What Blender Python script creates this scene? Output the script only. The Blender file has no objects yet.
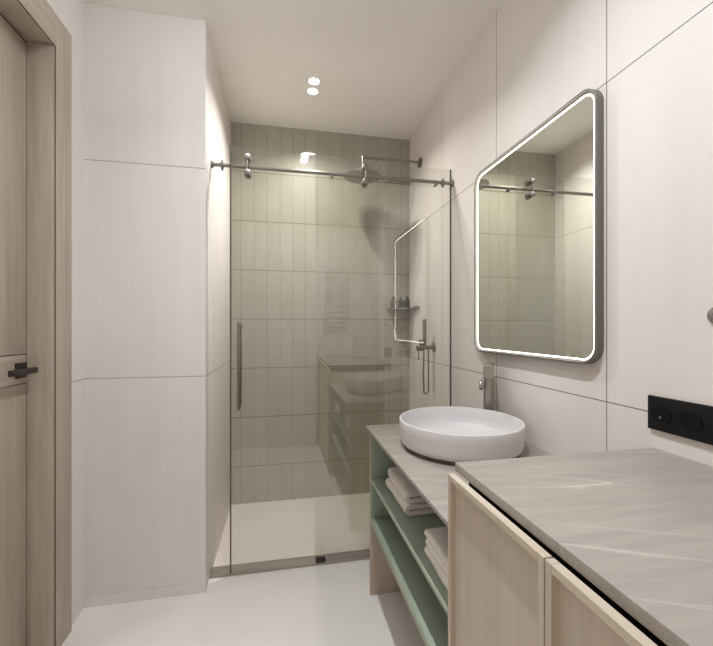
import bpy, bmesh, math, random
from mathutils import Vector, Matrix
PI = math.pi
C = bpy.context.scene.collection
S = bpy.context.scene
random.seed(7)

# ---------------------------------------------------------------- camera
cam_d = bpy.data.cameras.new('camera'); cam = bpy.data.objects.new('camera', cam_d); C.objects.link(cam)
cam.location = (0, 0, 1.24)
cam.rotation_euler = (PI/2, 0, math.radians(-11.16))
cam_d.sensor_width = 36; cam_d.lens = 375/713*36; cam_d.shift_y = 0.007
cam_d.clip_start = 0.02
S.camera = cam
# ---------------------------------------------------------------- view + world
S.view_settings.view_transform = 'Standard'; S.view_settings.look = 'None'
S.view_settings.exposure = 0.80; S.view_settings.gamma = 1.0; S.view_settings.use_curve_mapping = False
w = bpy.data.worlds.new('world'); S.world = w; w.use_nodes = True
w.node_tree.nodes['Background'].inputs[0].default_value = (0.8, 0.85, 0.95, 1)
w.node_tree.nodes['Background'].inputs[1].default_value = 0.3
S.cycles.max_bounces = 14; S.cycles.diffuse_bounces = 7; S.cycles.glossy_bounces = 6
S.cycles.transparent_max_bounces = 24; S.cycles.transmission_bounces = 8
S.cycles.caustics_reflective = False; S.cycles.caustics_refractive = False
S.cycles.sample_clamp_indirect = 4.0
S.cycles.use_denoising = True

# ---------------------------------------------------------------- dimensions
XR = 0.956; XL = -0.862; XS = -0.354; YS = 1.865; YB = 2.75; ZC = 2.685; YR = -0.08

def lamp(name, loc, size, power, col, spread=142):
    d = bpy.data.lights.new(name, 'AREA'); d.shape = 'DISK'; d.size = size; d.energy = power; d.color = col
    d.spread = math.radians(spread)
    o = bpy.data.objects.new(name, d); C.objects.link(o); o.location = loc
    return o
COOL = (0.89, 0.945, 1.0); WARM = (1.0, 0.97, 0.915)
LIGHTS = [(0.181, 2.247, 3.9, WARM), (0.181, 0.745, 4.2, COOL)]
for x, y, p, c in LIGHTS:
    for s in (-1, 1):
        lamp('downlight_glow', (x, y+s*0.047, ZC-0.012), 0.05, p, c)
FILL_DOME = (-0.24, 1.22, 6.0)      # opal dome added out of view as main fill light: x, y, emission

# ---------------------------------------------------------------- materials
def lin(c):
    return tuple(((v/255)/12.92 if v/255 <= 0.04045 else ((v/255+0.055)/1.055)**2.4) for v in c) + (1,)
class NT:
    def __init__(s, name):
        s.m = bpy.data.materials.new(name); s.m.use_nodes = True
        s.t = s.m.node_tree; s.b = s.t.nodes['Principled BSDF']; s.out = s.t.nodes['Material Output']
    def n(s, typ, **kw):
        nd = s.t.nodes.new(typ)
        for k, v in kw.items(): setattr(nd, k, v)
        return nd
    def l(s, a, b): s.t.links.new(a, b)
    def math(s, op, a, b=None, clamp=False):
        nd = s.n('ShaderNodeMath', operation=op); nd.use_clamp = clamp
        for i, v in enumerate((a, b)):
            if v is None: continue
            if isinstance(v, (int, float)): nd.inputs[i].default_value = v
            else: s.l(v, nd.inputs[i])
        return nd.outputs[0]
    def mix(s, f, a, b):
        nd = s.n('ShaderNodeMix', data_type='RGBA')
        for sock, v in ((nd.inputs[0], f), (nd.inputs[6], a), (nd.inputs[7], b)):
            if isinstance(v, (int, float)): sock.default_value = v
            elif isinstance(v, tuple): sock.default_value = v
            else: s.l(v, sock)
        return nd.outputs[2]
    def coords(s, scale=(1, 1, 1), rot=(0, 0, 0)):
        tc = s.n('ShaderNodeTexCoord'); mp = s.n('ShaderNodeMapping')
        mp.inputs['Scale'].default_value = scale; mp.inputs['Rotation'].default_value = rot
        s.l(tc.outputs['Object'], mp.inputs[0]); return mp.outputs[0]
    def noise(s, vec, scale=5, detail=4, rough=0.5, dist=0):
        nd = s.n('ShaderNodeTexNoise'); s.l(vec, nd.inputs['Vector'])
        nd.inputs['Scale'].default_value = scale; nd.inputs['Detail'].default_value = detail
        nd.inputs['Roughness'].default_value = rough; nd.inputs['Distortion'].default_value = dist
        return nd.outputs[0]
    def ramp(s, f, p0, p1):
        nd = s.n('ShaderNodeMapRange'); nd.inputs[1].default_value = p0; nd.inputs[2].default_value = p1
        s.l(f, nd.inputs[0]); return nd.outputs[0]
    def bump(s, h, strength=0.2, dist=0.002):
        nd = s.n('ShaderNodeBump'); nd.inputs['Strength'].default_value = strength; nd.inputs['Distance'].default_value = dist
        s.l(h, nd.inputs['Height']); s.l(nd.outputs[0], s.b.inputs['Normal'])
    def set(s, **kw):
        for k, v in kw.items(): s.b.inputs[k.replace('_', ' ')].default_value = v
        return s

def plain(name, c, rough=0.5, metal=0.0, spec=0.5, vary=0.04):
    k = NT(name); v = k.coords()
    n = k.noise(v, 14, 3)
    a = lin(c); b = tuple(x*(1-vary*2) for x in a[:3]) + (1,)
    k.l(k.mix(n, b, a), k.b.inputs['Base Color'])
    k.set(Roughness=rough, Metallic=metal, Specular_IOR_Level=spec)
    return k.m

def line_mask(k, axis_out, offset, period, half):
    """1 where the coordinate is within half of offset + n*period"""
    a = k.math('SUBTRACT', axis_out, offset - period/2)
    a = k.math('FLOORED_MODULO', a, period)
    a = k.math('SUBTRACT', a, period/2)
    a = k.math('ABSOLUTE', a)
    return k.math('LESS_THAN', a, half)

def panel_wall(name, c1, c2, zlines, hlines=None, haxis=1, grout=(128, 112, 102), half=0.0016, gaps=0.0016):
    k = NT(name)
    st = k.coords((7, 7, 0.8)); n1 = k.noise(st, 1.6, 6, 0.6)
    big = k.noise(k.coords((1, 1, 1)), 1.7, 3)
    f = k.math('ADD', k.math('MULTIPLY', n1, 0.6), k.math('MULTIPLY', big, 0.4))
    f = k.ramp(f, 0.33, 0.68)
    col = k.mix(f, lin(c1), lin(c2))
    sp = k.n('ShaderNodeSeparateXYZ'); tc = k.n('ShaderNodeTexCoord'); k.l(tc.outputs['Object'], sp.inputs[0])
    m = None
    for z in zlines:
        q = k.math('LESS_THAN', k.math('ABSOLUTE', k.math('SUBTRACT', sp.outputs[2], z)), half)
        m = q if m is None else k.math('MAXIMUM', m, q)
    if hlines:
        q = line_mask(k, sp.outputs[haxis], hlines[0], hlines[1], gaps); m = q if m is None else k.math('MAXIMUM', m, q)
    if m is not None:
        col = k.mix(m, col, lin(grout)); k.bump(k.math('SUBTRACT', 1.0, m), 0.5, 0.002)
    k.l(col, k.b.inputs['Base Color']); k.set(Roughness=0.5, Specular_IOR_Level=0.35)
    return k.m

M = {}
W1, W2 = (229, 223, 219), (236, 231, 227)
R1, R2 = (221, 214, 209), (228, 222, 217)
M['wall_right'] = panel_wall('pale_stone_panels', R1, R2, (1.018, 1.978), (0.9605, 0.5925), 1, grout=(118, 104, 96))
M['wall_shaft'] = panel_wall('pale_stone_panels_shaft', W1, W2, (1.014, 1.988), None, grout=(160, 145, 134))
M['wall_plain'] = panel_wall('pale_stone_panels_plain', W1, W2, (1.014,), None, grout=(160, 145, 134))
M['base'] = plain('baseboard_stone', (232, 226, 221), 0.5)
M['ceiling'] = plain('ceiling_paint', (246, 243, 238), 0.85, spec=0.2, vary=0.01)

def tile_mat():
    k = NT('sage_grey_stack_tiles'); tc = k.n('ShaderNodeTexCoord'); sp = k.n('ShaderNodeSeparateXYZ'); k.l(tc.outputs['Object'], sp.inputs[0])
    mx = line_mask(k, sp.outputs[0], -0.289, 0.0904, 0.0022)
    mz = line_mask(k, sp.outputs[2], 0.262, 0.347, 0.0032)
    # every tile its own tone
    ix = k.math('FLOOR', k.math('DIVIDE', k.math('ADD', sp.outputs[0], 0.289), 0.0904))
    iz = k.math('FLOOR', k.math('DIVIDE', k.math('SUBTRACT', sp.outputs[2], 0.262), 0.347))
    cb = k.n('ShaderNodeCombineXYZ'); k.l(ix, cb.inputs[0]); k.l(iz, cb.inputs[1])
    wn = k.n('ShaderNodeTexWhiteNoise', noise_dimensions='2D'); k.l(cb.outputs[0], wn.inputs['Vector'])
    col = k.mix(wn.outputs['Value'], lin((168, 164, 150)), lin((175, 171, 157)))
    col = k.mix(k.math('MULTIPLY', k.noise(k.coords((6, 6, 2)), 3, 4), 0.5), col, lin((163, 159, 145)))
    col = k.mix(k.math('MULTIPLY', mx, 0.65), col, lin((132, 126, 106)))
    col = k.mix(mz, col, lin((128, 121, 103)))
    k.l(col, k.b.inputs['Base Color']); k.set(Roughness=0.38, Specular_IOR_Level=0.4)
    k.bump(k.math('SUBTRACT', 1.0, k.math('MAXIMUM', mx, mz)), 0.4, 0.002)
    return k.m
M['tiles'] = tile_mat()

def floor_mat():
    k = NT('pale_polished_floor'); n = k.noise(k.coords((1, 1, 1)), 2.2, 6, 0.6, 0.6)
    v = k.math('ABSOLUTE', k.math('SUBTRACT', k.noise(k.coords((1, 1, 1), (0, 0, 0.6)), 1.4, 6, 0.6, 1.2), 0.5))
    vein = k.math('SUBTRACT', 1.0, k.ramp(v, 0.0, 0.03))
    col = k.mix(k.ramp(n, 0.3, 0.7), lin((234, 229, 226)), lin((240, 236, 233)))
    col = k.mix(k.math('MULTIPLY', vein, 0.2), col, lin((238, 233, 228)))
    k.l(col, k.b.inputs['Base Color']); k.set(Roughness=0.42, Specular_IOR_Level=0.4); return k.m
M['floor'] = floor_mat()
def shower_floor_mat():
    k = NT('beige_shower_floor'); n = k.noise(k.coords((1, 1, 1)), 2.0, 5)
    sp = k.n('ShaderNodeSeparateXYZ'); tc = k.n('ShaderNodeTexCoord'); k.l(tc.outputs['Object'], sp.inputs[0])
    col = k.mix(n, lin((222, 213, 204)), lin((230, 222, 214)))
    q = k.math('LESS_THAN', k.math('ABSOLUTE', k.math('SUBTRACT', sp.outputs[0], -0.262)), 0.0015)
    col = k.mix(k.math('MULTIPLY', q, 0.5), col, lin((170, 155, 142)))
    k.l(col, k.b.inputs['Base Color']); k.set(Roughness=0.45); return k.m
M['shower_floor'] = shower_floor_mat()

def wood(name, a, b, axis='z', rough=0.5, fine=1.0):
    k = NT(name)
    sc = {'z': (14, 14, 0.8), 'y': (14, 0.8, 14), 'x': (0.8, 14, 14)}[axis]
    n1 = k.noise(k.coords(sc), 2.2, 6, 0.6, 0.3)
    sc2 = tuple(v*(6 if v > 2 else 2.5) for v in sc)
    n2 = k.noise(k.coords(sc2), 2.0*fine, 3, 0.5)
    f = k.math('ADD', k.math('MULTIPLY', n1, 0.7), k.math('MULTIPLY', n2, 0.3))
    f = k.ramp(f, 0.36, 0.64)
    k.l(k.mix(f, lin(a), lin(b)), k.b.inputs['Base Color']); k.set(Roughness=rough, Specular_IOR_Level=0.35)
    k.bump(n2, 0.08, 0.001); return k.m
M['door_wood'] = wood('greige_oak_door', (176, 162, 146), (196, 183, 168))
M['door_wood_h'] = wood('greige_oak_rail', (176, 162, 146), (196, 183, 168), 'y')
M['cab_wood'] = wood('pale_oak_cabinet', (188, 174, 157), (201, 188, 172))
M['cab_wood_h'] = wood('pale_oak_cabinet_edge', (192, 178, 160), (208, 195, 178), 'y')
M['dark_wood'] = wood('vanity_side_oak', (176, 161, 146), (194, 180, 165))

def stone():
    k = NT('grey_beige_marble')
    base = k.noise(k.coords((2.0, 24, 24), (0, 0, 0.10)), 1.3, 7, 0.65, 0.2)
    col = k.mix(k.ramp(base, 0.3, 0.7), lin((146, 139, 132)), lin((165, 157, 149)))
    for rot, sc, wd, amt, seed in ((0.30, (0.55, 7.0, 7.0), 0.0055, 0.75, 0.0), (0.18, (0.9, 10.0, 10.0), 0.006, 0.45, 7.3), (0.42, (1.2, 16.0, 16.0), 0.007, 0.45, 3.1)):
        tc = k.n('ShaderNodeTexCoord'); rt = k.n('ShaderNodeMapping'); mp = k.n('ShaderNodeMapping')
        rt.inputs['Rotation'].default_value = (0, 0, rot)
        mp.inputs['Scale'].default_value = sc; mp.inputs['Location'].default_value = (seed, seed*0.7, 0.3)
        k.l(tc.outputs['Object'], rt.inputs[0]); k.l(rt.outputs[0], mp.inputs[0])
        n = k.noise(mp.outputs[0], 1.0, 1.5, 0.4, 0.0)
        v = k.math('ABSOLUTE', k.math('SUBTRACT', n, 0.5))
        vein = k.math('SUBTRACT', 1.0, k.ramp(v, 0.0, wd), clamp=True)
        gate = k.ramp(k.noise(mp.outputs[0], 1.9, 2), 0.40, 0.62)
        col = k.mix(k.math('MULTIPLY', k.math('MULTIPLY', vein, gate), amt), col, lin((206, 199, 191)))
    k.l(col, k.b.inputs['Base Color']); k.set(Roughness=0.38, Specular_IOR_Level=0.45); return k.m
M['stone'] = stone()
M['green'] = plain('sage_green_lacquer', (150, 163, 148), 0.5)
M['green_edge'] = plain('pale_sage_edge', (166, 173, 157), 0.5)
M['ceramic'] = plain('matt_white_ceramic', (214, 211, 211), 0.4, vary=0.005)
M['towel'] = None
def towel_mat():
    k = NT('white_terry_towel'); n = k.noise(k.coords(), 420, 2); k.l(k.mix(n, lin((230, 224, 219)), lin((246, 242, 238))), k.b.inputs['Base Color'])
    k.set(Roughness=0.95, Specular_IOR_Level=0.1); k.bump(n, 0.6, 0.002); return k.m
M['towel'] = towel_mat()
M['metal'] = plain('brushed_dark_nickel', (146, 140, 133), 0.3, 1.0)
M['chrome'] = plain('brushed_steel', (176, 172, 166), 0.25, 1.0)
M['faucet'] = plain('satin_gunmetal', (176, 169, 161), 0.38, 0.9)
M['frame'] = plain('mirror_frame_grey', (132, 128, 123), 0.45, 0.7)
M['bezel'] = plain('frosted_bezel', (190, 186, 178), 0.6)
M['black'] = plain('black_plastic', (9, 9, 9), 0.5, spec=0.3, vary=0)
M['socket'] = plain('socket_face', (5, 5, 5), 0.45, spec=0.25, vary=0)
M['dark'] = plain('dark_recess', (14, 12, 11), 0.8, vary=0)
M['groove'] = plain('brown_groove', (112, 98, 85), 0.6)
M['contact_shade'] = plain('basin_contact_shade', (84, 76, 72), 0.6)  # contact shadow below the bowl, put into a dark colour
M['sill'] = plain('champagne_aluminium', (168, 161, 151), 0.45, 0.5)
M['gun'] = plain('anthracite_metal', (72, 68, 66), 0.4, 0.8)
M['seal'] = plain('dark_grey_seal', (92, 84, 76), 0.5)
M['bottle'] = plain('brown_bottle', (56, 46, 42), 0.25)
M['label'] = plain('pale_cap', (176, 168, 160), 0.4)
M['mirror'] = plain('mirror_silver', (240, 242, 238), 0.015, 1.0, vary=0)
def emis(name, c, st):
    m = bpy.data.materials.new(name); m.use_nodes = True; t = m.node_tree
    b = t.nodes['Principled BSDF']; b.inputs['Base Color'].default_value = (0.8, 0.8, 0.8, 1)
    b.inputs['Emission Color'].default_value = c; b.inputs['Emission Strength'].default_value = st; return m
M['led'] = emis('led_strip', (1.0, 0.94, 0.80, 1), 4.5)
M['opal'] = emis('opal_fill', (0.88, 0.94, 1.0, 1), FILL_DOME[2])  # glow of the added fill dome
M['lens'] = emis('downlight_lens', (1.0, 0.93, 0.82, 1), 12)
def glass():
    m = bpy.data.materials.new('tinted_shower_glass'); m.use_nodes = True; t = m.node_tree; t.nodes.clear()
    k = NT.__new__(NT); k.m = m; k.t = t
    out = k.n('ShaderNodeOutputMaterial'); mix = k.n('ShaderNodeMixShader'); tr = k.n('ShaderNodeBsdfTransparent'); gl = k.n('ShaderNodeBsdfGlossy')
    tr.inputs[0].default_value = (0.93, 0.935, 0.92, 1); gl.inputs[0].default_value = (0.95, 0.95, 0.95, 1); gl.inputs['Roughness'].default_value = 0.0
    lw = k.n('ShaderNodeLayerWeight'); lw.inputs[0].default_value = 0.5
    # view cosine from the facing output, then Schlick
    f = k.math('POWER', lw.outputs['Facing'], 5.0)
    f = k.math('ADD', k.math('MULTIPLY', f, 0.92), 0.08)
    k.l(f, mix.inputs[0]); k.l(tr.outputs[0], mix.inputs[1]); k.l(gl.outputs[0], mix.inputs[2]); k.l(mix.outputs[0], out.inputs[0])
    return m
M['glass'] = glass()

# ---------------------------------------------------------------- geometry helpers
class MB:
    def __init__(s): s.bm = bmesh.new()
    def box(s, x, y, z, bevel=0.0, seg=2):
        b = bmesh.new(); bmesh.ops.create_cube(b, size=1)
        for v in b.verts:
            v.co = Vector(((x[0]+x[1])/2+v.co.x*(x[1]-x[0]), (y[0]+y[1])/2+v.co.y*(y[1]-y[0]), (z[0]+z[1])/2+v.co.z*(z[1]-z[0])))
        if bevel > 0: bmesh.ops.bevel(b, geom=list(b.edges), offset=bevel, segments=seg, affect='EDGES', profile=0.5)
        s._join(b); return s
    def cyl(s, p0, p1, r0, r1=None, n=24, bevel=0.0):
        r1 = r0 if r1 is None else r1
        p0, p1 = Vector(p0), Vector(p1); d = p1-p0; L = d.length
        b = bmesh.new(); bmesh.ops.create_cone(b, cap_ends=True, segments=n, radius1=r0, radius2=r1, depth=L)
        if bevel > 0:
            es = [e for e in b.edges if abs(e.verts[0].co.z-e.verts[1].co.z) < 1e-6]
            bmesh.ops.bevel(b, geom=es, offset=bevel, segments=3, affect='EDGES', profile=0.5)
        q = Vector((0, 0, 1)).rotation_difference(d.normalized())
        bmesh.ops.transform(b, matrix=Matrix.Translation((p0+p1)/2) @ q.to_matrix().to_4x4(), verts=b.verts)
        s._join(b); return s
    def tube(s, pts, r, n=10):
        pts = [Vector(p) for p in pts]; b = bmesh.new(); rings = []
        up = Vector((0.31, 0.87, 0.12)).normalized()
        for i, p in enumerate(pts):
            t = (pts[min(i+1, len(pts)-1)]-pts[max(i-1, 0)]).normalized()
            u = t.cross(up).normalized(); v = t.cross(u)
            rings.append([b.verts.new(p+(u*math.cos(2*PI*j/n)+v*math.sin(2*PI*j/n))*r) for j in range(n)])
        for a, c in zip(rings, rings[1:]):
            for j in range(n): b.faces.new((a[j], a[(j+1) % n], c[(j+1) % n], c[j]))
        b.faces.new(rings[0][::-1]); b.faces.new(rings[-1]); s._join(b); return s
    def lathe(s, prof, c, n=96):
        b = bmesh.new(); rings = []
        for r, z in prof:
            if r < 1e-6: rings.append([b.verts.new((c[0], c[1], z))])
            else: rings.append([b.verts.new((c[0]+r*math.cos(2*PI*j/n), c[1]+r*math.sin(2*PI*j/n), z)) for j in range(n)])
        for a, d in zip(rings, rings[1:]):
            for j in range(n):
                k = (j+1) % n
                if len(a) == 1: b.faces.new((a[0], d[j], d[k]))
                elif len(d) == 1: b.faces.new((a[j], a[k], d[0]))
                else: b.faces.new((a[j], a[k], d[k], d[j]))
        s._join(b); return s
    def loop_strip(s, loops):
        """closed loops of equal length joined in turn, first joined to last"""
        b = bmesh.new(); R = [[b.verts.new(p) for p in lp] for lp in loops]; n = len(R[0])
        for a, d in zip(R, R[1:]+R[:1]):
            for j in range(n): b.faces.new((a[j], a[(j+1) % n], d[(j+1) % n], d[j]))
        s._join(b); return s
    def face(s, pts):
        b = bmesh.new(); b.faces.new([b.verts.new(p) for p in pts]); s._join(b); return s
    def _join(s, b):
        me = bpy.data.meshes.new('tmp'); b.to_mesh(me); b.free(); s.bm.from_mesh(me); bpy.data.meshes.remove(me)
    def build(s, name, mat, parent=None, smooth=True, angle=35):
        bmesh.ops.recalc_face_normals(s.bm, faces=s.bm.faces)
        off = Vector((0, 0, 0))
        p = parent
        while p is not None: off += p.location; p = p.parent
        me = bpy.data.meshes.new(name)
        if off.length > 0: bmesh.ops.translate(s.bm, verts=s.bm.verts, vec=-off)
        s.bm.to_mesh(me); s.bm.free(); me.materials.append(mat)
        if smooth:
            for f in me.polygons: f.use_smooth = True
            me.set_sharp_from_angle(angle=math.radians(angle))
        o = bpy.data.objects.new(name, me); C.objects.link(o)
        if parent is not None: o.parent = parent
        return o
def thing(name, label, cat, loc, group=None, kind=None):
    o = bpy.data.objects.new(name, None); C.objects.link(o); o.location = loc; o.empty_display_size = 0.05
    if label: o['label'] = label
    if cat: o['category'] = cat
    if group: o['group'] = group
    if kind: o['kind'] = kind
    return o
def tag(o, label, cat, group=None):
    o['label'] = label; o['category'] = cat
    if group: o['group'] = group
    return o
def struct(o, label=None, cat=None):
    o['kind'] = 'structure'
    if label: o['label'] = label
    if cat: o['category'] = cat
    return o
def dup(o, dx):
    c = o.copy(); C.objects.link(c); c.location = o.location+Vector(dx)
    for ch in o.children:
        d = ch.copy(); C.objects.link(d); d.parent = c
        for g in ch.children:
            e = g.copy(); C.objects.link(e); e.parent = d
    return c

# ================================================================ SETTING
T = 0.12
struct(MB().box((XL-T, XR+T), (YR-T, 1.955), (-0.1, 0)).build('floor', M['floor']), 'pale polished stone floor of the room', 'floor')
struct(MB().box((XS-T, XR+T), (1.955, YB+T), (-0.1, 0)).build('floor_shower', M['shower_floor']), 'beige shower floor behind the glass', 'floor')
struct(MB().box((XL-T, XR+T), (YR-T, YB+T), (ZC, ZC+0.1)).build('ceiling', M['ceiling']), 'plain cream ceiling', 'ceiling')
struct(MB().box((XR, XR+T), (YR-T, YB+T), (0, ZC)).build('wall_right', M['wall_right']), 'right wall of large pale stone panels', 'wall')
struct(MB().box((XS-T, XR), (YB, YB+T), (0, ZC)).build('wall_back', M['tiles']), 'sage grey stacked tile wall at the back of the shower', 'wall')
struct(MB().box((XL-T, XS), (YS, YB), (0, ZC), 0.003, 2).build('wall_shaft', M['wall_shaft']), 'boxed-out pale wall left of the shower', 'wall')
struct(MB().box((XL-T, XR), (YR-T, YR), (0, ZC)).build('wall_rear', M['wall_plain']), 'rear wall', 'wall')
# left wall with the doorway
DY0, DY1, DZ = 0.80, 1.627, 2.315
struct(MB().box((XL-T, XL), (DY1+0.009, YS), (0, ZC)).box((XL-T, XL), (YR, DY0), (0, ZC)).box((XL-T, XL), (DY0, DY1+0.009), (DZ+0.009, ZC)).build('wall_left', M['wall_plain'], smooth=False),
       'left wall around the door', 'wall')
struct(MB().box((XL, XS+0.0015), (YS-0.003, YS), (0, 0.044), 0.001, 1).build('baseboard_shaft', M['base']), 'low skirting strip on the boxed-out wall', 'baseboard')
struct(MB().box((-0.126, 0.37), (YR, -0.03), (0, 1.13), 0.002).build('wall_rear_ledge', M['base']), 'half-height boxing on the rear wall', 'wall')

# ---------------------------------------------------------------- door
dr = thing('door_1', 'greige oak door in a wide casing on the left wall', 'door', (XL, 1.2, 0), kind='structure')
XD = -0.940
CW = 0.106
def casing(mb):
    mb.box((XL, -0.847), (DY1, DY1+CW), (0, DZ+0.123), 0.0015)
    return mb
casing(MB()).build('casing', M['door_wood'], dr)
MB().box((XL, -0.847), (DY0-CW, DY1), (DZ, DZ+0.123), 0.0015).build('casing', M['door_wood_h'], dr)
MB().box((XL, -0.847), (DY0-CW, DY0), (0, DZ), 0.0015).build('casing', M['door_wood'], dr)
MB().box((XL-T+0.02, -0.8533), (DY1-0.010, DY1-0.0025), (0, DZ-0.0025), 0.001).build('jamb', M['door_wood'], dr)
MB().box((-0.8530, -0.8492), (DY1-0.0010, DY1-0.0001), (0, DZ-0.0001)).box((-0.8530, -0.8492), (DY0+0.012, DY1-0.001), (DZ-0.0010, DZ-0.0001)).build('shadow_groove', M['groove'], dr)
MB().box((XL-T+0.02, -0.8533), (DY1-0.001, DY1+0.0085), (0, DZ+0.0085), 0.0005).build('jamb', M['door_wood'], dr)
MB().box((XL-T+0.02, -0.8533), (DY0+0.0025, DY0+0.010), (0, DZ-0.0025), 0.001).build('jamb', M['door_wood'], dr)
MB().box((XL-T+0.02, -0.8533), (DY0+0.0105, DY1-0.0015), (DZ-0.001, DZ+0.0085), 0.0005).build('jamb', M['door_wood_h'], dr)
leaf = MB().box((XD-0.04, XD), (DY0+0.018, DY1-0.0120), (0.004, 1.033), 0.0015).box((XD-0.04, XD), (DY0+0.018, DY1-0.0120), (1.144, DZ-0.0105), 0.0015).build('door_leaf', M['door_wood'], dr)
MB().box((XD-0.04, XD-0.0005), (DY0+0.018, DY1-0.0120), (1.036, 1.141), 0.0015).build('mid_rail', M['door_wood_h'], leaf)
MB().box((XD-0.045, XD-0.037), (DY0+0.0105, DY1-0.0015), (0.002, DZ-0.0015)).build('door_stop', M['seal'], dr)
MB().box((XD-0.02, XD-0.0004), (DY1-0.0118, DY1-0.0012), (0.004, DZ-0.0015)).box((XD-0.02, XD-0.003), (DY0+0.018, DY1-0.0103), (DZ-0.0102, DZ-0.0015)).build('door_seal', M['seal'], dr)
h = MB().box((XD, XD+0.008), (1.553, 1.606), (1.058, 1.113), 0.001).build('door_handle', M['gun'], dr)
MB().cyl((XD+0.008, 1.572, 1.086), (XD+0.045, 1.572, 1.086), 0.010).box((XD+0.042, XD+0.056), (1.45, 1.583), (1.076, 1.097), 0.0015).build('lever', M['gun'], h)

# ================================================================ SHOWER
YG1, YRAIL, YG2 = 1.968, 1.998, 2.024
t = thing('shower_threshold', 'flat brushed metal threshold strip under the shower glass', 'threshold', (0.3, 1.99, 0))
MB().box((XS, XR), (1.960, 2.034), (0, 0.012), 0.0015).build('strip', M['sill'], t)
MB().box((0.172, 0.222), (1.9602, 1.9630), (0.012, 0.030), 0.001).box((0.172, 0.222), (1.9732, 1.990), (0.012, 0.030), 0.001).box((0.172, 0.222), (1.9602, 1.990), (0.0115, 0.0150)).build('floor_guide', M['gun'], t)['label'] = 'dark floor guide block'

t = thing('sliding_shower_door', 'tinted sliding glass door with tall bar handle and rollers', 'shower door', (0.14, YG1, 0.0125))
MB().box((-0.2525, 0.541), (YG1-0.004, YG1+0.004), (0.016, 2.149), 0.0005, 1).build('glass_panel', M['glass'], t, smooth=False)
MB().box((-0.2585, -0.2520), (YG1-0.005, YG1+0.005), (0.0125, 2.152)).build('seal_strip', M['seal'], t)
hd = MB().cyl((-0.212, YG1-0.045, 0.835), (-0.212, YG1-0.045, 1.268), 0.008, bevel=0.001).build('handle', M['metal'], t)
MB().cyl((-0.212, YG1-0.045, 0.90), (-0.212, YG1-0.003, 0.90), 0.006).cyl((-0.212, YG1-0.045, 1.20), (-0.212, YG1-0.003, 1.20), 0.006).build('standoff', M['metal'], hd)
MB().cyl((-0.212, YG1+0.032, 0.845), (-0.212, YG1+0.032, 1.258), 0.006, bevel=0.001).cyl((-0.212, YG1+0.003, 0.90), (-0.212, YG1+0.032, 0.90), 0.005).cyl((-0.212, YG1+0.003, 1.20), (-0.212, YG1+0.032, 1.20), 0.005).build('inner_handle', M['metal'], t)
for xc in (-0.174, 0.437):
    r = MB().cyl((xc, YRAIL-0.011, 2.1055), (xc, YRAIL+0.011, 2.1055), 0.020, bevel=0.004).cyl((xc, YG1+0.003, 2.1055), (xc, YRAIL, 2.1055), 0.008).cyl((xc, YG1-0.012, 2.1055), (xc, YG1-0.004, 2.1055), 0.017, bevel=0.003)
    r.build('roller', M['metal'], t)
    r = MB().cyl((xc, YRAIL-0.011, 2.0265), (xc, YRAIL+0.011, 2.0265), 0.020, bevel=0.004).cyl((xc, YG1+0.003, 2.0265), (xc, YRAIL, 2.0265), 0.008).cyl((xc, YG1-0.012, 2.0265), (xc, YG1-0.004, 2.0265), 0.017, bevel=0.003)
    r.build('roller', M['metal'], t)
    MB().cyl((xc, YG1-0.008, 2.085), (xc, YG1-0.008, 2.045), 0.006).build('hanger', M['metal'], t)

t = thing('fixed_shower_screen', 'fixed tinted glass pane between sliding door and right wall', 'shower screen', (0.56, YG2, 0.0125))
MB().box((0.172, 0.9515), (YG2-0.004, YG2+0.004), (0.0125, 2.154), 0.0005, 1).build('glass_panel', M['glass'], t, smooth=False)
MB().box((0.9515, XR-0.0002), (YG2-0.006, YG2+0.006), (0.0125, 2.156)).build('wall_profile', M['seal'], t)

t = thing('shower_rail', 'round dark nickel rail spanning the shower opening', 'rail', (0.3, YRAIL, 2.066))
ZR = 2.066
MB().cyl((XS+0.006, YRAIL, ZR), (XR-0.006, YRAIL, ZR), 0.0095).build('bar', M['metal'], t)
MB().cyl((XS, YRAIL, ZR), (XS+0.014, YRAIL, ZR), 0.019, 0.014, bevel=0.002).build('flange', M['metal'], t)
MB().cyl((XR-0.014, YRAIL, ZR), (XR, YRAIL, ZR), 0.014, 0.019, bevel=0.002).build('flange', M['metal'], t)
for xc in (-0.300, 0.895):
    MB().cyl((xc-0.008, YRAIL, ZR), (xc+0.008, YRAIL, ZR), 0.0175, bevel=0.003).cyl((xc, YRAIL, ZR), (xc, YRAIL, ZR-0.026), 0.006, bevel=0.001).cyl((xc, YRAIL, ZR), (xc, YRAIL, ZR+0.024), 0.005, bevel=0.001).build('stopper', M['metal'], t)
for xc in (0.262, 0.565, 0.855):
    MB().cyl((xc, YRAIL, ZR-0.004), (xc, YRAIL, ZR-0.019), 0.007, bevel=0.001).cyl((xc, YRAIL+0.006, ZR-0.012), (xc, YG2-0.0042, ZR-0.012), 0.007).build('glass_clamp', M['metal'], t)

# rain shower
t = thing('rain_shower', 'round rain shower head hanging from a straight wall arm', 'shower head', (XR, 2.505, 2.405))
MB().cyl((0.537, 2.505, 2.405), (XR-0.006, 2.505, 2.405), 0.0085).cyl((0.537, 2.505, 2.413), (0.537, 2.505, 2.30), 0.0085).build('arm', M['metal'], t)
MB().cyl((XR-0.012, 2.505, 2.405), (XR, 2.505, 2.405), 0.033, bevel=0.003, n=36).build('flange', M['metal'], t)
MB().lathe([(0, 2.268), (0.118, 2.268), (0.125, 2.271), (0.125, 2.277), (0.118, 2.281), (0.03, 2.289), (0.018, 2.30), (0, 2.30)], (0.537, 2.505), 64).build('spray_plate', M['metal'], t)

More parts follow.
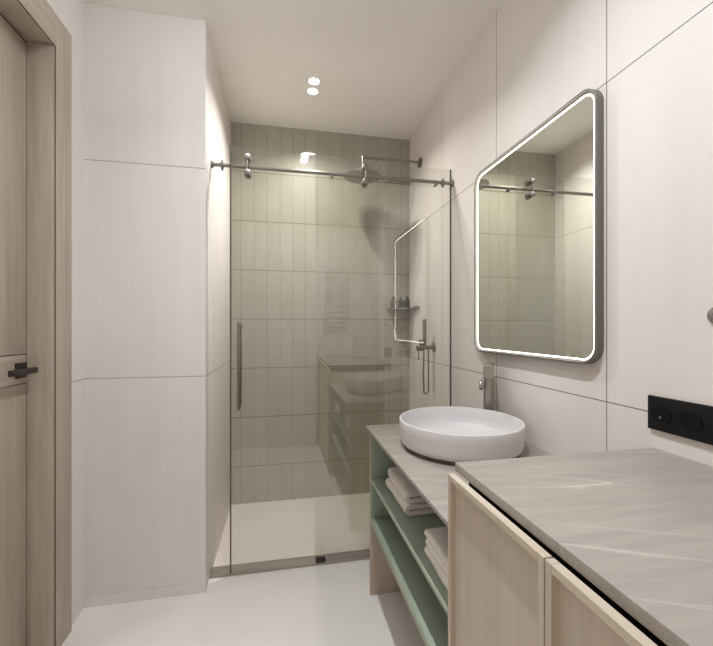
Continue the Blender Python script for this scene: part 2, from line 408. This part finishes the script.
# mixer with hand shower
t = thing('shower_mixer', 'dark nickel shower mixer with hand shower and looping hose', 'shower mixer', (XR, 2.27, 1.118))
zm = 1.116; ym = 2.27
MB().cyl((XR-0.008, ym, zm), (XR, ym, zm), 0.030, bevel=0.002, n=36).build('wall_plate', M['metal'], t)
MB().cyl((0.842, ym, zm), (XR-0.008, ym, zm), 0.013).cyl((0.842, ym, zm-0.004), (0.876, ym, zm-0.004), 0.019, bevel=0.003).build('body', M['metal'], t)
MB().cyl((0.852, ym, zm-0.02), (0.852, ym, zm-0.082), 0.004, bevel=0.001).build('lever', M['metal'], t)
MB().cyl((0.866, ym, zm+0.01), (0.866, ym, zm+0.05), 0.010, 0.012).box((0.862, 0.89), (ym-0.008, ym+0.008), (zm+0.03, zm+0.045), 0.002).build('holder', M['metal'], t)
MB().cyl((0.890, ym-0.002, zm+0.015), (0.890, ym-0.002, zm+0.180), 0.011, 0.0135, bevel=0.002).build('hand_shower', M['metal'], t)
hp = []
x0, x1, ztop, zb = 0.885, 0.918, zm-0.008, 0.836
for i in range(9): hp.append((x0+(0.002*math.sin(i)), ym, ztop-(ztop-zb)*i/8))
for i in range(1, 12): a = PI+PI*i/12; hp.append(((x0+x1)/2+(x1-x0)/2*math.cos(a), ym, zb+(x1-x0)/2*math.sin(a)))
for i in range(9): hp.append((x1, ym, zb+(ztop-zb)*i/8))
MB().tube(hp, 0.0052).build('hose', M['metal'], t)

# shelf and bottles
t = thing('shower_shelf', 'small corner shelf in the shower carrying toiletry bottles', 'shelf', (XR, 2.66, 1.385))
MB().box((0.775, XR), (2.61, YB), (1.377, 1.387), 0.002).build('board', M['chrome'], t)
MB().box((0.932, XR), (2.525, 2.609), (1.374, 1.396), 0.002).build('bracket', M['metal'], t)
def bottle(x, y, r, hh, label):
    z = 1.387
    b = thing('toiletry_bottle', label, 'bottle', (x, y, z), 'bottles on the shower shelf')
    MB().lathe([(0, z), (r*0.92, z), (r, z+0.004), (r, z+hh*0.66), (r*0.8, z+hh*0.75), (r*0.42, z+hh*0.79), (r*0.42, z+hh*0.82), (0, z+hh*0.82)], (x, y), 28).build('body', M['bottle'], b)
    MB().cyl((x, y, z+hh*0.82), (x, y, z+hh), r*0.5, r*0.45, bevel=0.001, n=20).build('cap', M['gun'], b)
bottle(0.797, 2.645, 0.019, 0.085, 'leftmost brown toiletry bottle on the shower shelf')
bottle(0.853, 2.64, 0.021, 0.078, 'middle brown toiletry bottle on the shower shelf')
bottle(0.903, 2.65, 0.022, 0.086, 'rightmost brown toiletry bottle on the shower shelf')

# ================================================================ VANITY
t = thing('vanity_unit', 'open sage green vanity shelf unit with oak side panels', 'vanity', (0.67, 1.264, 0))
Y0, Y1, X0 = 0.8165, 1.708, 0.400
ZT = 0.771
MB().box((X0, XR-0.001), (Y1-0.016, Y1), (0, ZT), 0.001).build('side_panel', M['dark_wood'], t)
MB().box((X0, XR-0.001), (Y0, Y0+0.016), (0, ZT), 0.001).build('side_panel', M['dark_wood'], t)
YA, YZ = Y0+0.0165, Y1-0.0165
MB().box((X0, XR-0.03), (YZ-0.008, YZ), (0.362, ZT), 0.0008).build('side_liner', M['green'], t)
MB().box((X0, XR-0.03), (YA, YA+0.008), (0.362, ZT), 0.0008).build('side_liner', M['green'], t)
MB().box((XR-0.028, XR-0.012), (YA, YZ), (0.334, ZT), 0.0008).build('back_panel', M['green'], t)
MB().box((X0+0.004, XR-0.0285), (YA+0.0085, YZ-0.0085), (0.529, 0.544), 0.0008).build('shelf', M['green'], t)
e1 = MB().box((X0, X0+0.0038), (YA+0.0085, YZ-0.0085), (0.529, 0.544), 0.0005).build('shelf_edge', M['green_edge'], t); e1['label'] = 'pale front edge of the middle shelf'
MB().box((X0+0.004, XR-0.0285), (YA, YZ), (0.333, 0.3615), 0.0008).build('shelf', M['green'], t)
e1 = MB().box((X0, X0+0.0038), (YA, YZ), (0.333, 0.3615), 0.0005).build('shelf_edge', M['green_edge'], t); e1['label'] = 'pale front edge of the bottom shelf'
tag(MB().box((0.380, XR-0.0005), (0.8165, 1.713), (0.7715, 0.784), 0.001).build('vanity_worktop', M['stone']), 'lower grey marble worktop under the white basin', 'worktop')

# basin
bs = thing('vessel_basin', 'round matt white vessel basin on the lower marble worktop', 'basin', (0.667, 1.335, 0.784))
z0 = 0.784; R = 0.230; zt = z0+0.108
prof = [(0, z0+0.0135), (0.213, z0+0.0135), (0.2175, z0+0.0155), (0.2225, z0+0.020), (0.225, z0+0.030), (0.2262, z0+0.045), (R-0.002, z0+0.075), (R, zt-0.004), (R-0.0015, zt-0.0008), (R-0.004, zt), (R-0.0065, zt-0.0008), (R-0.008, zt-0.004),
        (R-0.011, z0+0.07), (R-0.016, z0+0.045), (R-0.03, z0+0.030), (R-0.06, z0+0.022), (0.1, z0+0.018), (0.03, z0+0.0145), (0.0, z0+0.0145)]
MB().lathe(prof, (0.667, 1.335), 128).build('bowl', M['ceramic'], bs)
MB().cyl((0.667, 1.335, z0+0.0125), (0.667, 1.335, z0+0.018), 0.032, bevel=0.002).build('drain_cap', M['chrome'], bs)
MB().cyl((0.667, 1.335, z0+0.0005), (0.667, 1.335, z0+0.0134), 0.211, n=96).build('contact_shade_ring', M['contact_shade'], bs)['label'] = 'dark ring standing in for the contact shadow under the basin'  # dark ring drawn in place of the shade where bowl meets worktop
# faucet
t = thing('basin_faucet', 'tall gunmetal column faucet behind the white basin', 'faucet', (0.9, 1.523, 0.784))
fx, fy = 0.903, 1.527
MB().cyl((fx, fy, 0.784), (fx, fy, 0.790), 0.027, bevel=0.001).cyl((fx, fy, 0.789), (fx, fy, 1.083), 0.0225, bevel=0.002, n=36).build('column', M['faucet'], t)
dd = Vector((-0.52, -0.855, 0)).normalized(); sp = Vector((fx, fy, 1.058))
a = sp+dd*0.015; b = sp+dd*0.130
mb = MB(); q = bmesh.new(); bmesh.ops.create_cube(q, size=1)
side = Vector((-dd.y, dd.x, 0))
for v in q.verts:
    c = v.co.copy(); v.co = a.lerp(b, c.x+0.5)+side*c.y*0.036+Vector((0, 0, c.z*0.044))
bmesh.ops.bevel(q, geom=list(q.edges), offset=0.003, segments=2, affect='EDGES'); mb._join(q)
e = sp+dd*0.117
mb.cyl((e.x, e.y, e.z-0.020), (e.x, e.y, e.z-0.028), 0.010)
mb.build('spout', M['faucet'], t)
MB().cyl((fx-0.861*0.018, fy+0.508*0.018, 0.985), (fx-0.861*0.028, fy+0.508*0.028, 0.985), 0.008).cyl((fx-0.861*0.026, fy+0.508*0.026, 0.985), (fx-0.861*0.041, fy+0.508*0.041, 0.985), 0.024, bevel=0.004, n=32).build('lever', M['faucet'], t)

# towels: serpentine folded ribbon, extruded along Y
def towel(x0, x1, y0, y1, z0, hgt, n_layers, label, group, jig=0.0):
    th = hgt/n_layers; rr = th/2; c = []
    r2 = th*0.5
    # centreline of the folded cloth seen from its end
    for i in range(n_layers):
        z = z0+th*(i+0.5); fwd = (i % 2 == 0)
        xs = [x1-0.012*i % 0.02, x0+r2] if fwd else [x0+r2, x1-r2*1.2]
        for k in range(7): c.append((xs[0]+(xs[1]-xs[0])*k/6, z))
        if i < n_layers-1:
            cx = xs[1]; sgn = -1 if fwd else 1
            for k in range(1, 6):
                a = -PI/2+PI*k/6; c.append((cx+sgn*r2*math.cos(a)*0.95, z+th/2+th/2*math.sin(a)))
    hw = th*0.46
    def offs(ctr, s):
        out = []
        for i, p in enumerate(ctr):
            q0 = ctr[max(i-1, 0)]; q1 = ctr[min(i+1, len(ctr)-1)]
            dx, dz = q1[0]-q0[0], q1[1]-q0[1]; L = math.hypot(dx, dz) or 1
            out.append((p[0]-dz/L*s, p[1]+dx/L*s))
        return out
    ny = 14; b = bmesh.new(); rings = []
    for j in range(ny+1):
        y = y0+(y1-y0)*j/ny
        edge = 1.0 if 0 < j < ny else 0.72
        up = offs(c, hw*edge); dn = offs(c, -hw*edge)
        ring = []
        for (px, pz) in up+dn[::-1]:
            wv = 0.0016*math.sin(17*y+60*pz+jig)+0.0012*math.sin(43*y+jig*2)
            ring.append(b.verts.new((px+wv, y+0.002*math.sin(px*40+pz*90), max(pz, z0+0.0004))))
        rings.append(ring)
    n = len(rings[0])
    for A, B in zip(rings, rings[1:]):
        for j in range(n): b.faces.new((A[j], A[(j+1) % n], B[(j+1) % n], B[j]))
    m = len(c)
    for rg in (rings[0], rings[-1]):
        for i in range(m-1): b.faces.new((rg[i], rg[i+1], rg[2*m-2-i], rg[2*m-1-i]))
    mb = MB(); mb._join(b)
    return tag(mb.build('folded_towel', M['towel'], None, angle=60), label, 'towel', group)
G = 'folded towels on the vanity shelf'
ZS = 0.5445
towel(0.449, 0.74, 1.315, 1.580, ZS, 0.046, 2, 'lower towel of the stack nearer the glass, on the vanity shelf', G, 0.0)
towel(0.453, 0.74, 1.318, 1.576, ZS+0.0465, 0.045, 2, 'upper towel of the stack nearer the glass, on the vanity shelf', G, 1.7)
towel(0.430, 0.73, 0.850, 1.090, ZS, 0.028, 2, 'bottom towel of the stack beside the tall oak cabinet', G, 0.5)
towel(0.434, 0.73, 0.852, 1.087, ZS+0.0285, 0.026, 2, 'middle towel of the stack beside the tall oak cabinet', G, 2.5)
towel(0.431, 0.73, 0.851, 1.089, ZS+0.055, 0.026, 2, 'top towel of the stack beside the tall oak cabinet', G, 4.0)

# ================================================================ TALL CABINET
t = thing('oak_cabinet', 'pale oak cabinet with framed doors below the higher worktop', 'cabinet', (0.66, 0.33, 0))
YE = -0.074
MB().box((0.3930, XR-0.001), (YE, 0.8145), (0.08, 0.868), 0.001).build('body', M['cab_wood'], t)
MB().box((0.43, XR-0.002), (YE+0.004, 0.8095), (0, 0.08)).build('plinth', M['seal'], t)
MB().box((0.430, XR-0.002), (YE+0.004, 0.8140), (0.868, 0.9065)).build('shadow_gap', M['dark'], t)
def door(y0, y1):
    d = MB(); fw = 0.0135; xf, xb = 0.377, 0.3925; zb, ztp = 0.085, 0.902
    d.box((xf, xb), (y0, y0+fw), (zb, ztp), 0.0008, 1).box((xf, xb), (y1-fw, y1), (zb, ztp), 0.0008, 1)
    o = d.build('door', M['cab_wood'], t)
    for za, zc in ((ztp-fw, ztp), (zb, zb+fw)):
        MB().box((xf, xb), (y0+fw, y1-fw), (za, zc), 0.0008, 1).build('rail', M['cab_wood_h'], o)
    MB().box((xf+0.0115, xb-0.001), (y0+fw-0.001, y1-fw+0.001), (zb+fw-0.001, ztp-fw+0.001)).build('inset_panel', M['cab_wood'], o)
door(0.4885, 0.8145); door(0.1615, 0.4855); door(-0.070, 0.1585)
tag(MB().box((0.3955, XR-0.0005), (YE, 0.815), (0.907, 0.926), 0.001).build('cabinet_worktop', M['stone']), 'higher grey marble worktop with pale veins in the foreground', 'worktop')

# ================================================================ MIRROR
def rr_loop(x, y0, y1, z0, z1, r, seg=10):
    pts = []
    for cy, cz, a0 in ((y1-r, z1-r, 0), (y0+r, z1-r, PI/2), (y0+r, z0+r, PI), (y1-r, z0+r, 3*PI/2)):
        for i in range(seg+1):
            a = a0+PI/2*i/seg; pts.append((x, cy+r*math.cos(a), cz+r*math.sin(a)))
    return pts
my0, my1, mz0, mz1, mr = 0.970, 1.705, 1.125, 1.990, 0.062
mt = thing('led_mirror', 'rounded rectangular wall mirror with glowing edge and grey frame', 'mirror', (XR, 1.335, 1.125))
xf = XR-0.028; xg = XR-0.018; led0, led1 = 0.0135, 0.0175
def L(x, ins): return rr_loop(x, my0+ins, my1-ins, mz0+ins, mz1-ins, max(mr-ins, 0.01))
MB().loop_strip([L(XR-0.001, 0), L(xf+0.001, 0), L(xf, 0.001), L(xf, 0.006), L(xf+0.001, 0.007), L(XR-0.001, 0.007)]).build('frame', M['frame'], mt)
MB().loop_strip([L(xg, 0.0072), L(xg, led0-0.0002), L(xg+0.004, led0-0.0002), L(xg+0.004, 0.0072)]).build('bezel', M['bezel'], mt)
MB().loop_strip([L(xg-0.0008, led0), L(xg-0.0008, led1), L(xg+0.003, led1), L(xg+0.003, led0)]).build('led_strip', M['led'], mt)['label'] = 'glowing warm white light strip'
MB().face(L(xg+0.0005, led1-0.001)).build('mirror_glass', M['mirror'], mt, smooth=False)

# ================================================================ SOCKET, HOOK
t = thing('socket_panel', 'black glass socket panel on the wall above the higher worktop', 'socket panel', (XR, 0.72, 1.02))
mb = MB().box((XR-0.009, XR), (0.590, 0.824), (0.976, 1.063), 0.0015)
mb.build('plate', M['black'], t)
for yc in (0.787, 0.716, 0.645):
    s = MB().cyl((XR-0.0105, yc, 1.019), (XR-0.009, yc, 1.019), 0.0235, n=40).build('socket', M['socket'], t)
    g = [(XR-0.0112, yc+0.0235*math.cos(2*PI*i/40), 1.019+0.0235*math.sin(2*PI*i/40)) for i in range(40)]
    MB().tube(g+[g[0]], 0.0006, 6).build('rim', M['black'], s)
    if yc > 0.75: MB().cyl((XR-0.015, yc-0.001, 1.0125), (XR-0.0105, yc-0.001, 1.0125), 0.0028, n=16).build('earth_pin', M['chrome'], s)
t = thing('wall_knob', 'small round grey wall knob at the right picture edge', 'knob', (XR, 0.665, 1.268))
MB().cyl((XR-0.006, 0.665, 1.268), (XR, 0.665, 1.268), 0.0205, bevel=0.002, n=40).build('rosette', M['chrome'], t)
MB().cyl((XR-0.013, 0.662, 1.268), (XR-0.006, 0.662, 1.268), 0.0135, bevel=0.002, n=32).build('cap', M['chrome'], t)

# ================================================================ CEILING LIGHTS
def spot(x, y, label):
    s = thing('ceiling_spotlight', label, 'ceiling light', (x, y, ZC), 'double ceiling spotlights')
    for k in (-1, 1):
        yc = y+k*0.047
        MB().lathe([(0.040, ZC), (0.040, ZC-0.002), (0.030, ZC-0.004), (0.028, ZC-0.001), (0.028, ZC)], (x, yc), 40).build('trim_ring', M['ceiling'], s)
        MB().cyl((x, yc, ZC-0.003), (x, yc, ZC-0.0005), 0.0275, n=40).build('lens', M['lens'], s)
spot(0.181, 2.247, 'twin round ceiling spotlight glowing above the shower')
spot(0.181, 0.745, 'twin round ceiling spotlight seen only as a glint in the shower glass')
t = thing('added_fill_dome', 'added opal fill-light dome in the middle of the room, above the picture', 'ceiling light', (FILL_DOME[0], FILL_DOME[1], ZC))  # unseen dome, added to brighten the room
MB().cyl((FILL_DOME[0], FILL_DOME[1], ZC-0.012), (FILL_DOME[0], FILL_DOME[1], ZC), 0.17, n=64).build('base', M['metal'], t)
MB().lathe([(0.165, ZC-0.012), (0.166, ZC-0.045), (0.156, ZC-0.078), (0.130, ZC-0.104), (0.09, ZC-0.119), (0.045, ZC-0.124), (0, ZC-0.125)], (FILL_DOME[0], FILL_DOME[1]), 64).build('diffuser', M['opal'], t)

# towel radiator on the rear wall, seen as a faint ladder in the glass
t = thing('towel_radiator', 'ladder towel radiator on the rear wall, reflected faintly in the glass', 'radiator', (0.6, YR, 1.3))
for x in (0.45, 0.68):
    MB().box((x-0.012, x+0.012), (YR+0.025, YR+0.045), (1.20, 1.95), 0.002).build('upright', M['ceramic'], t)
for i in range(13):
    z = 1.26+0.052*i
    MB().cyl((0.45, YR+0.035, z), (0.68, YR+0.035, z), 0.008, n=16).build('rung', M['ceramic'], t)
for x in (0.45, 0.68):
    for z in (1.24, 1.90):
        MB().cyl((x, YR, z), (x, YR+0.027, z), 0.008, n=16).build('wall_mount', M['ceramic'], t)
